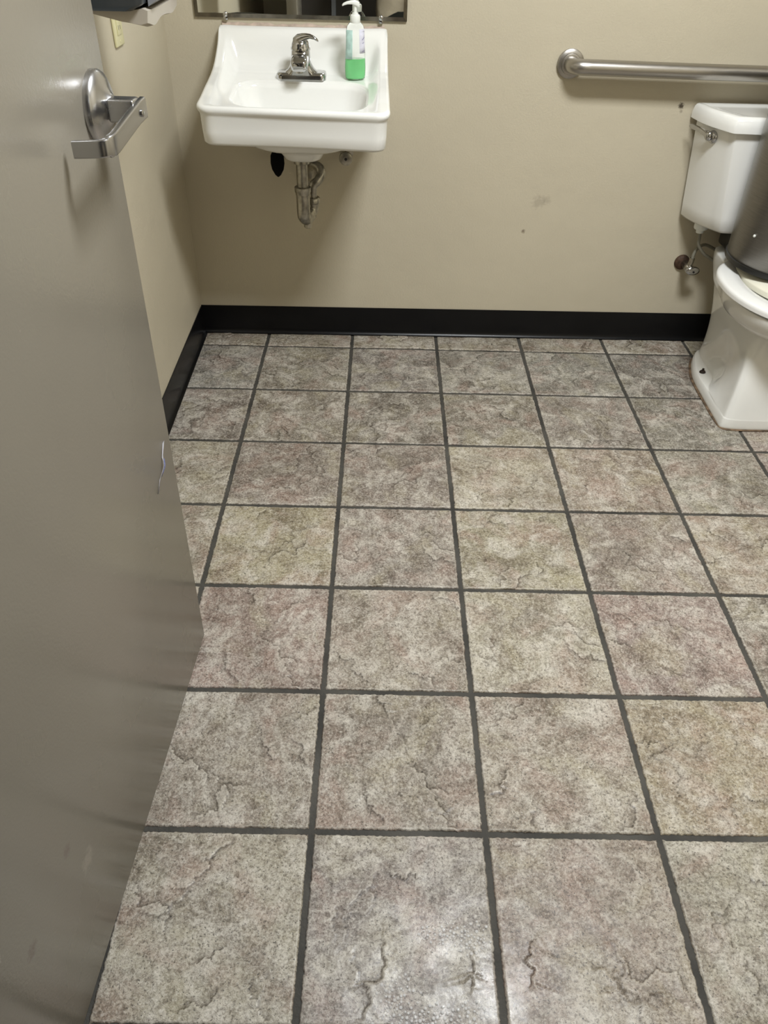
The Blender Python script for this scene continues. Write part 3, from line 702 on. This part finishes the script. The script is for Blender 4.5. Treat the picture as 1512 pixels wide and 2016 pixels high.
# bevelled rim as four sloping strips round the flat glass
g0 = [(0, -.0080, 0), (MW, -.0080, 0), (MW, -.0080, MH), (0, -.0080, MH)]
g1 = [(e, -.0100, e), (MW-e, -.0100, e), (MW-e, -.0100, MH-e), (e, -.0100, MH-e)]
b0 = [(x, -.0076, z) for x, y, z in g0]
MB().add(b0 + g0 + g1, [(0,1,5,4),(1,2,6,5),(2,3,7,6),(3,0,4,7),(4,5,9,8),(5,6,10,9),(6,7,11,10),(7,4,8,11)]).obj('bevelled_rim', M_bevel, mr, smooth=False)
MB().add(g1, [(0,1,2,3)]).obj('mirror_glass', M_mirror, mr, smooth=False)
for cx_ in (.088, .535):
    MB().lathe([(.0065, -.0100), (.0065, -.0125), (.004, -.0145), (0, -.015)], (cx_, 0, .008), 'Y', 20).rbox((cx_-.006, -.0122, -.006), (cx_+.006, -.0002, -.0005), .001, 2).rbox((cx_-.006, -.0124, -.006), (cx_+.006, -.0102, .008), .001, 2).obj('mirror_clip', M_chrome, mr)

# ------------------------------------------------------------------ grab bar
gb = thing('grab_bar', 'brushed steel grab bar on the back wall above the toilet', 'grab bar', (1.195, 0, .888))
path = [(0, -.004, 0), (0, -.022, 0), (.004, -.042, 0), (.016, -.055, -.0003), (.036, -.060, -.0006), (.08, -.060, -.001), (.30, -.060, -.004), (.60, -.060, -.007), (.868, -.060, -.010), (.888, -.055, -.010), (.900, -.042, -.010), (.904, -.022, -.010), (.904, -.004, -.010)]
MB().tube(cr(path, 6), .0215, 36).obj('tube', M_steel, gb)
for x, z in ((0, 0), (.904, -.010)):
    MB().lathe([(.0385, -.0005), (.0395, -.002), (.0395, -.009), (.036, -.0115), (.029, -.013), (.028, -.016), (.025, -.017), (.0215, -.0172)], (x, 0, z), 'Y', 48).obj('flange', M_steel, gb)

# ------------------------------------------------------------------ toilet
TX = 1.852
tl = thing('toilet', 'white porcelain toilet with tank under the grab bar', 'toilet', (TX, -.35, 0))
def TL(p): return (p[0]-TX if p[0] > 1 else p[0], p[1]+.35, p[2])
def sect(z, yb, a, e1, e2, m, c, yf, cf=None):     # half outline control points, mirrored
    # a=(half width at back), e1/e2 = ear points (x,y), m = mid (x,y), c = front corner (x,y)
    cf = cf or (c[0]-.012, yf)
    h = [(a, yb), e1, e2, m, c, cf]
    pts = [(-x, y) for x, y in h] + [(0, yf)] + [(x, y) for x, y in reversed(h)] + [(0, yb)]
    return [(x, y+.35, z) for x, y in pts]
S = [sect(.0005, -.13, .10, (.132, -.245), (.147, -.30), (.151, -.42), (.157, -.600), -.620),
     sect(.006, -.13, .10, (.134, -.243), (.149, -.30), (.153, -.42), (.158, -.602), -.622),
     sect(.026, -.13, .10, (.132, -.245), (.148, -.30), (.150, -.42), (.155, -.600), -.620),
     sect(.033, -.13, .098, (.125, -.25), (.141, -.305), (.145, -.42), (.153, -.599), -.619),
     sect(.036, -.13, .092, (.103, -.25), (.094, -.355), (.146, -.425), (.151, -.598), -.618),
     sect(.060, -.13, .088, (.098, -.25), (.090, -.365), (.132, -.445), (.146, -.592), -.612),
     sect(.11, -.13, .084, (.095, -.25), (.089, -.375), (.117, -.46), (.136, -.580), -.600),
     sect(.17, -.12, .084, (.097, -.25), (.093, -.375), (.107, -.46), (.124, -.562), -.584),
     sect(.225, -.11, .088, (.104, -.24), (.108, -.32), (.106, -.43), (.112, -.545), -.568),
     sect(.284, -.09, .098, (.114, -.24), (.116, -.32), (.112, -.43), (.106, -.540), -.568, (.07, -.565)),
     sect(.293, -.08, .10, (.128, -.25), (.150, -.33), (.156, -.44), (.128, -.580), -.630, (.072, -.617)),
     sect(.312, -.06, .11, (.102, -.23), (.150, -.33), (.186, -.45), (.150, -.610), -.690, (.078, -.675)),
     sect(.345, -.05, .12, (.104, -.225), (.158, -.32), (.201, -.46), (.160, -.636), -.722, (.082, -.705)),
     sect(.372, -.05, .12, (.104, -.225), (.158, -.32), (.204, -.46), (.163, -.640), -.727, (.082, -.711)),
     sect(.380, -.05, .118, (.104, -.225), (.158, -.32), (.201, -.46), (.160, -.636), -.723, (.080, -.706))]
bw = MB().loft(S, cap0=True, cap1=True).obj('bowl', M_porc, tl, angle=None)
sb = bw.modifiers.new('sub', 'SUBSURF'); sb.levels = 3; sb.render_levels = 3
me = bw.data
cl_ = me.attributes.new('crease_edge', 'FLOAT', 'EDGE')
n14 = 14
def zed(i): return me.vertices[i].co.z
for ed in me.edges:
    i, j = ed.vertices; ri, rj = i//n14, j//n14; ki, kj = i % n14, j % n14
    v_ = 0
    if ri == rj == 0: v_ = 1
    if ri == rj and ri in (3, 4, 9): v_ = .7
    if ki == kj and ki in (3, 4, 8, 9) and max(ri, rj) <= 8: v_ = (.35 if ki in (3, 9) else .5)
    cl_.data[ed.index].value = v_
def egg(hw, yc, lf, lb, n=72, pw=2.0):
    o_ = []
    for i in range(n):
        a = 2*PI*i/n; cx_, sy_ = math.cos(a), math.sin(a)
        px_ = math.copysign(abs(cx_)**(2/pw), cx_); py_ = math.copysign(abs(sy_)**(2/pw), sy_)
        o_.append((hw*px_, yc + (lb if sy_ > 0 else lf)*py_))
    return o_
def ringz(pts, z): return [(x, y+.35, z) for x, y in pts]
cv = []
for z, d in ((.0004, .006), (.0022, .006), (.0034, .0015)):
    cv.append([(x*(1 + d/.12), (y-.0)*(1 + d/.25), z) for x, y, _ in S[0]])
ck = MB().loft(cv).obj('base_caulk', M_grime, tl, angle=None)
at_ = ck.data.attributes.new('crease_edge', 'FLOAT', 'EDGE')
for ed in ck.data.edges:
    if ed.vertices[0]//n14 == ed.vertices[1]//n14: at_.data[ed.index].value = 1
sb = ck.modifiers.new('sub', 'SUBSURF'); sb.levels = 3; sb.render_levels = 3
# seat ring
so = [(0, .3815), (.0, .390), (-.001, .3945), (-.004, .398), (-.010, .400), (-.035, .402), (-.059, .4010), (-.063, .398), (-.064, .390), (-.064, .3815)]
def seat_out(d):
    f_ = egg(.205+d, -.455, .275+d, .215+d); b_ = egg(.205+d, -.455, .275+d, .225+d, pw=2.5)
    return [b if b[1] > -.455 else f for f, b in zip(f_, b_)]
rg = [ringz(seat_out(d), z) for d, z in so]
MB().loft(rg, cap0=False, cap1=False).obj('seat', M_seat, tl, angle=60)
lidr = [(0, .386), (0, .399), (-.002, .402), (-.010, .406), (-.03, .413), (-.05, .4180), (-.075, .4195), (-.09, .4195)]
MB().loft([ringz(egg(.134+d, -.365, .238+d, .13+d), z) for d, z in lidr]).obj('seat_lid', M_cream, tl, angle=60)
for s in (-1, 1):
    MB().rbox((s*.075-.02, .35-.252, .381), (s*.075+.02, .35-.222, .412), .006, 3).obj('seat_hinge', M_seat, tl)
    if s: MB().lathe([(.0105, 0), (.0105, .004), (.007, .0085), (.004, .009), (.0035, .016), (0, .0165)], (s*.124, .35-.315, .0325), 'Z', 10).obj('floor_bolt', M_boltdark, tl)
# tank
def tanksec(z, ybk, yfr, hb, hf, bulge, r=.012):
    pts = []
    # angled sides with a slight outward bow, from back corner to front corner
    side = [(hb + (hf-hb)*t + bulge*math.sin(PI*t), ybk + (yfr-ybk)*t) for t in [k/8 for k in range(9)]]
    ch = [(hf-.006, yfr-.004)]
    fr = [(hf*.6, yfr-.010), (0, yfr-.013)]
    half = side + ch + fr
    return [(x, y+.35, z) for x, y in [(-x, y) for x, y in half] + [(x, y) for x, y in reversed(half[:-1])]]
TS = [(.452, -.030, -.165, .196, .130, .010), (.4545, -.024, -.176, .212, .142, .011), (.462, -.020, -.182, .219, .149, .012), (.50, -.019, -.185, .222, .155, .012),
      (.60, -.018, -.189, .230, .170, .012), (.70, -.018, -.192, .238, .182, .012), (.752, -.018, -.194, .242, .188, .012)]
MB().loft([tanksec(*t) for t in TS]).obj('tank', M_porc, tl, angle=50)
LS = [(.750, -.012, -.206, .256, .198, .014), (.752, -.010, -.209, .260, .201, .014), (.768, -.010, -.209, .260, .202, .014), (.784, -.011, -.206, .256, .199, .014), (.790, -.012, -.202, .252, .195, .013), (.793, -.015, -.197, .247, .190, .013), (.794, -.020, -.19, .240, .183, .012), (.7925, -.026, -.184, .234, .172, .011), (.7885, -.032, -.174, .224, .162, .011), (.788, -.05, -.155, .20, .14, .010)]
MB().loft([tanksec(*t) for t in LS]).obj('tank_lid', M_porc, tl, angle=50)
MB().rbox((-.085, .35-.17, .380), (.085, .35-.05, .453), .01, 3).obj('tank_gasket', M_blackpl, tl)
# flush lever on the angled side: pivot near its middle, handle pointing back to the wall
pv = Vector((-.2155, .35-.120, .722)); nd = Vector((-.93, -.36, 0)).normalized(); td = Vector((-.36, .93, 0)).normalized()*1.0
MB().lathe([(.0165, -.004), (.0185, 0), (.0185, .007), (.015, .012), (.008, .015), (0, .0155)], pv, tuple(nd), 32).obj('lever_pivot', M_chrome, tl)
lp = [pv + nd*.012, pv + nd*.020 + td*.004 + Vector((0,0,.003)), pv + nd*.024 + td*.016 + Vector((0,0,.008)), pv + nd*.024 + td*.045 + Vector((0,0,.012)), pv + nd*.022 + td*.080 + Vector((0,0,.013)), pv + nd*.022 + td*.092 + Vector((0,0,.012))]
lpc = cr(lp, 5)
rings = []
for k, p in enumerate(lpc):
    t = k/(len(lpc)-1); hh = lin(t, [0, .2, .4, .8, 1], [.012, .014, .009, .007, .003]); tt_ = lin(t, [0, .2, .4, 1], [.009, .009, .004, .002])
    tan = (lpc[min(k+1, len(lpc)-1)] - lpc[max(k-1, 0)]).normalized(); sd = tan.cross(Vector((0, 0, 1))).normalized(); up = sd.cross(tan)
    rings.append([p + sd*tt_*math.cos(2*PI*i/16) + up*hh*math.sin(2*PI*i/16) for i in range(16)])
MB().loft(rings).obj('flush_lever', M_chrome, tl)
# water supply: fill nut, hose loop
MB().lathe([(.0225, .002), (.0230, -.018), (.020, -.022), (.013, -.023), (.012, -.034), (0, -.034)], (-.163, .35-.075, .4535), 'Z', 10).obj('fill_nut', M_whitepl, tl)
hs = [(x-TX, y+.35, z) for x, y, z in [(1.690, -.075, .428), (1.694, -.075, .400), (1.697, -.077, .379), (1.720, -.080, .352), (1.751, -.082, .334), (1.799, -.090, .304), (1.835, -.080, .285), (1.835, -.050, .30), (1.800, -.040, .335), (1.764, -.040, .356), (1.730, -.045, .369), (1.708, -.052, .360), (1.697, -.058, .342), (1.696, -.059, .322)]]
MB().tube(cr(hs, 8), .0052, 12).obj('supply_hose', M_hose, tl)

# toilet stop valve
vx, vz = 1.692, .292
sv = thing('supply_valve', 'rusty chrome stop valve with oval handle on the wall left of the toilet', 'valve', (vx, 0, vz))
MB().lathe([(.026, -.001), (.026, -.004), (.022, -.010), (.012, -.014)], (-.006, 0, 0), 'Y', 32).obj('escutcheon', M_rust, sv)
MB().lathe([(.0105, -.006), (.0125, -.012), (.0125, -.036), (.014, -.038), (.014, -.060), (.010, -.064), (0, -.064)], (0, 0, 0), 'Y', 24).tube([(0, -.058, .008), (.003, -.058, .022), (.004, -.059, .036)], .0085, 16).obj('valve_body', M_chromeworn, sv)
hv = []
for y, s in ((-.060, .35), (-.064, .9), (-.068, 1.0), (-.074, 1.0), (-.078, .9), (-.080, .6)):
    hv.append([(.010 + .0245*s*math.cos(a), y, -.003 + .0145*s*math.sin(a)) for a in [2*PI*i/32 for i in range(32)]])
MB().loft(hv).obj('handle', M_chrome, sv, angle=60)
MB().lathe([(.0035, -.0795), (.0035, -.0815), (0, -.0815)], (.012, 0, -.005), 'Y', 14).obj('handle_screw', M_blackpl, sv)

# ------------------------------------------------------------------ trash can standing on the toilet seat
CX, CY, CR, CUT = 1.894, -.332, .197, -.226
def dshape(d, n=64):
    r = CR + d; yc = CUT + d; pts = []
    a0 = math.asin((yc-CY)/r); k = n
    for i in range(k+1):
        a = a0 - (2*PI - (PI - 2*a0) - 0)*0 - (PI + 2*a0)*i/k
        pts.append((CX + r*math.cos(a), CY + r*math.sin(a)))
    return resample(pts, 96)
cn = thing('trash_can', 'dark brushed steel trash can with black base standing on the toilet seat', 'trash can', (CX, CY, .4205))
def cring(d, z): return [(x-CX, y-CY, z) for x, y in dshape(d)]
MB().loft([cring(-.010, 0), cring(-.001, .0005), cring(.003, .003), cring(.003, .016), cring(0, .018)]).obj('base_ring', M_blackpl, cn, angle=50)
MB().loft([cring(-.0015, .0165), cring(-.0005, .018), cring(-.003, .54)], True, True).obj('shell', M_can, cn, angle=50)
MB().loft([cring(0, .541), cring(.002, .543), cring(.002, .565), cring(-.002, .57)], True, True).obj('rim', M_blackpl, cn, angle=50)
MB().loft([cring(-.004, .571), cring(-.004, .585), cring(-.012, .595), cring(-.05, .602), cring(-.10, .604)]).obj('lid', M_can, cn, angle=50)
px_ = (1.722-CX, -.402-CY)
MB().lathe([(.0042, -.001), (.0042, .001), (.003, .003), (0, .0038)], (-.181, -.075, .105), (-.92, -.39, 0), 12).obj('rivet', M_whitepl, cn)

# ------------------------------------------------------------------ towel dispenser and outlet on the left wall
dp = thing('paper_towel_dispenser', 'dark grey dispenser with beige lower scoop on the left wall', 'dispenser', (0, -.89, 1.08))
Y0, Y1 = -.145, .145      # local, along the wall
def prof_ring(y, s):
    # body profile x,z, rounded front lower corner
    P = [(.001, .030), (.001, .34), (.10, .38), (.17, .375), (.200-s, .33), (.212-s, .20), (.212-s, .07), (.203-s, .040), (.185-s, .030)]
    return [(x, y, z) for x, z in P]
MB().loft([prof_ring(Y0, .012), prof_ring(Y0+.006, .004), prof_ring(Y0+.02, 0), prof_ring(Y1-.02, 0), prof_ring(Y1-.006, .004), prof_ring(Y1, .012)]).obj('cover', M_greypl, dp, angle=40)
# lighter flap on the front lower part
MB().loft([[(.208, y, .035), (.224, y, .045), (.224, y, .20), (.211, y, .21)] for y in (Y0+.03, Y1-.03)]).obj('front_flap', M_greyflap, dp, smooth=False)
# scooped chute under the cover: thin curved shell
scp = []
for k in range(25):
    t = k/24; y = Y0 + .015 + (Y1-Y0-.03)*t
    dip = .009*math.exp(-((t-.16)/.12)**2) + .006*math.exp(-((t-.75)/.2)**2)
    xf = .206 + .006*math.sin(PI*t)
    scp.append([(.085, y, .030), (.12, y, .022-.25*dip), (.16, y, .014-.7*dip), (xf-.012, y, .010-dip), (xf, y, .013-dip), (xf+.003, y, .030), (xf-.006, y, .033), (xf-.02, y, .031)])
MB().loft(scp).obj('chute', M_beigepl, dp, angle=50)
MB().tube([(.05, Y0+.03, .033), (.05, Y0+.03, .018)], .010, 16).tube([(.072, Y0+.022, .033), (.072, Y0+.022, .012)], .012, 16).obj('lock', M_blackpl, dp)
ol = thing('outlet', 'ivory outlet cover plate on the left wall under the dispenser', 'outlet', (0, -.500, 1.036))
MB().rbox((.0003, -.035, -.057), (.0065, .035, .057), .0025, 3).obj('cover_plate', M_ivory, ol)
MB().rbox((.006, -.017, -.034), (.0085, .017, .034), .001, 2).obj('receptacle', M_ivory, ol)
for z in (-.019, .019):
    MB().box((.0084, -.008, z-.005), (.0088, -.006, z+.005)).box((.0084, .005, z-.004), (.0088, .007, z+.004)).obj('slot', M_blackpl, ol, smooth=False)
MB().lathe([(.003, .006), (.003, .0072), (0, .0075)], (0, 0, -.0475), 'X', 12).obj('plate_screw', M_ivory, ol)

# ------------------------------------------------------------------ beads of water on the wet tiles by the doorway
dr = MB(); ico = [(math.cos(a), math.sin(a)) for a in [2*PI*i/8 for i in range(8)]]
cnt = 0
placed = []
for (cx_, cy_, ax, ay, n_) in ((.755, -2.112, .045, .016, 120), (.785, -2.125, .022, .016, 90), (.665, -2.205, .030, .026, 100), (.72, -2.232, .070, .020, 200)):
    for _ in range(n_):
        u, v_ = random.gauss(0, .55), random.gauss(0, .55)
        if abs(u) > 1.3 or abs(v_) > 1.3: continue
        x, y = cx_+u*ax, cy_+v_*ay; r = random.uniform(.0015, .0029)
        if any((x-a)**2 + (y-b)**2 < (r+c_)**2 for a, b, c_ in placed): continue
        placed.append((x, y, r)); z0 = .0006
        rgs = [[(x+r*a, y+r*b, z0-.0006) for a, b in ico], [(x+r*a, y+r*b, z0+.0004) for a, b in ico], [(x+r*.75*a, y+r*.75*b, z0+.0010) for a, b in ico], [(x+r*.35*a, y+r*.35*b, z0+.0014) for a, b in ico]]
        dr.loft(rgs)
wo = dr.obj('water_beads', M_water, None, angle=None); wo['kind'] = 'stuff'
tag(wo, 'patch of small water beads on the floor tiles nearest the doorway', 'water')

# ------------------------------------------------------------------ photographer, standing in the corridor (shows in the mirror)
PX, PY = .80, -3.02
ps = thing('person', 'person in khaki trousers holding up a phone, reflected in the mirror', 'person', (PX, PY, 0))
def skin_obj(name, joints, edges, mat, par, lv_=2, root=0):
    me = bpy.data.meshes.new(name); me.from_pydata([j[:3] for j in joints], edges, []); me.materials.append(mat)
    o = bpy.data.objects.new(name, me); link(o, par)
    o.modifiers.new('skin', 'SKIN').use_smooth_shade = True
    me2 = o.data; me2.skin_vertices or None
    if not me2.skin_vertices:
        bm = bmesh.new(); bm.from_mesh(me2); bm.verts.layers.skin.verify(); bm.to_mesh(me2); bm.free()
    for i, j in enumerate(joints):
        sv_ = me2.skin_vertices[0].data[i]; sv_.radius = (j[3], j[4] if len(j) > 4 else j[3]); sv_.use_root = (i == root)
    s_ = o.modifiers.new('sub', 'SUBSURF'); s_.levels = lv_; s_.render_levels = lv_
    return o
hand = (CAM.x-PX, CAM.y-PY-.03, 1.27)
def armj(s):     # shoulder, elbow, wrist, palm, fingers
    hx = hand[0] + s*.062; hy_ = hand[1]-.02
    return [(s*.19, 0, 1.42, .05), (s*.235 + (hand[0]*.3), .04, 1.15, .036), (hx + s*.02, hy_-.07, 1.20, .024), (hx+s*.008, hy_-.02, 1.235, .030, .018)]
J = [(0, 0, .95, .11, .085), (0, 0, 1.12, .11, .08), (0, 0, 1.30, .15, .10), (0, 0, 1.43, .10, .07), (0, .01, 1.50, .05), (0, .03, 1.56, .055), (0, .03, 1.64, .078, .09), (0, .02, 1.71, .07, .08)]
E_ = [(0,1),(1,2),(2,3),(3,4),(4,5),(5,6),(6,7)]
for s in (-1, 1):
    b0_ = len(J); J += [(s*.10, 0, .90, .07), (s*.105, .02, .50, .055), (s*.11, -.02, .10, .036), (s*.115, .06, .04, .038, .03), (s*.12, .14, .03, .03, .022)]
    E_ += [(0, b0_), (b0_, b0_+1), (b0_+1, b0_+2), (b0_+2, b0_+3), (b0_+3, b0_+4)]
    b1_ = len(J); A_ = armj(s); J += A_; E_ += [(3, b1_), (b1_, b1_+1), (b1_+1, b1_+2), (b1_+2, b1_+3)]
    pm = A_[3]
    for q, (dz, ln) in enumerate(((.028, .062), (.010, .070), (-.008, .066), (-.024, .052))):
        f0 = len(J); J += [(pm[0]-s*.004, pm[1]+.012, pm[2]+dz*.8, .009), (pm[0]-s*.002, pm[1]+.012+ln*.30, pm[2]+dz, .0085), (pm[0]-s*ln*.35, pm[1]+.002+ln*.36, pm[2]+dz, .0075)]
        E_ += [(b1_+3, f0), (f0, f0+1), (f0+1, f0+2)]
    f0 = len(J); J += [(pm[0]-s*.016, pm[1]-.012, pm[2]+.016, .010), (pm[0]-s*.034, pm[1]-.012, pm[2]+.034, .0085)]; E_ += [(b1_+3, f0), (f0, f0+1)]
skin_obj('body', J, E_, M_skin, ps, 2)
TJ = [(0, 0, 1.04, .165, .125), (0, 0, .92, .18, .14)]; TE = [(0, 1)]
for s in (-1, 1):
    b0_ = len(TJ); TJ += [(s*.10, 0, .80, .108), (s*.105, .015, .50, .082), (s*.11, -.01, .20, .068), (s*.112, -.01, .09, .066)]
    TE += [(1, b0_), (b0_, b0_+1), (b0_+1, b0_+2), (b0_+2, b0_+3)]
trs = skin_obj('trousers', TJ, TE, M_khaki, ps, 3)
tx_ = bpy.data.textures.new('folds', 'CLOUDS'); tx_.noise_scale = .09
dmod = trs.modifiers.new('folds', 'DISPLACE'); dmod.texture = tx_; dmod.strength = .03
HJ = [(0, 0, .90, .19, .15), (0, 0, .97, .185, .145), (0, 0, 1.12, .155, .115), (0, 0, 1.32, .175, .12), (0, 0, 1.42, .12, .09), (0, 0, 1.46, .07, .065)]; HE = [(0,1),(1,2),(2,3),(3,4),(4,5)]
for s in (-1, 1):
    A_ = armj(s); b0_ = len(HJ); HJ += [(A_[0][0], 0, 1.42, .068), (A_[1][0], A_[1][1], A_[1][2], .052), (A_[2][0]*.85+A_[1][0]*.15, A_[2][1]-.04, 1.19, .038)]
    HE += [(4, b0_), (b0_, b0_+1), (b0_+1, b0_+2)]
skin_obj('shirt', HJ, HE, M_shirt, ps, 2)
skin_obj('hair', [(0, -.01, 1.74, .075, .085), (0, -.035, 1.69, .088, .075), (0, -.045, 1.62, .07, .05)], [(0, 1), (1, 2)], M_hair, ps, 2)
for s in (-1, 1):
    MB().lathe([(0, 0), (.010, .002), (.012, .008), (.008, .014), (0, .016)], (s*.03, .105, 1.655), 'Y', 12).obj('eye', M_whitepl, ps)
    sh = []
    for y, hw, h in ((-.085, .028, .05), (-.06, .040, .085), (0, .042, .09), (.08, .046, .06), (.15, .044, .045), (.185, .025, .03)):
        sh.append([(s*.115 + x, y, max(.002, z)) for x, z in rrect(-hw, hw, .002, h, min(hw, h/2)*.7, 4)])
    MB().loft(sh).obj('shoe', M_blackpl, ps, angle=60)
ph = MB().rbox((-.038, -.075, 0), (.038, .075, .008), .006, 3).obj('phone', M_blackpl)
tag(ph, 'dark phone held up by the person in the doorway', 'phone')
fw = Vector((R[0][2], R[1][2], R[2][2]))
mt_ = cam.matrix_world.copy(); mt_.translation = CAM - fw*.013 + Vector((.0, 0, 0))
ph.matrix_world = mt_
# (the phone's long side follows the picture's upright; its lens sits in the upper corner)
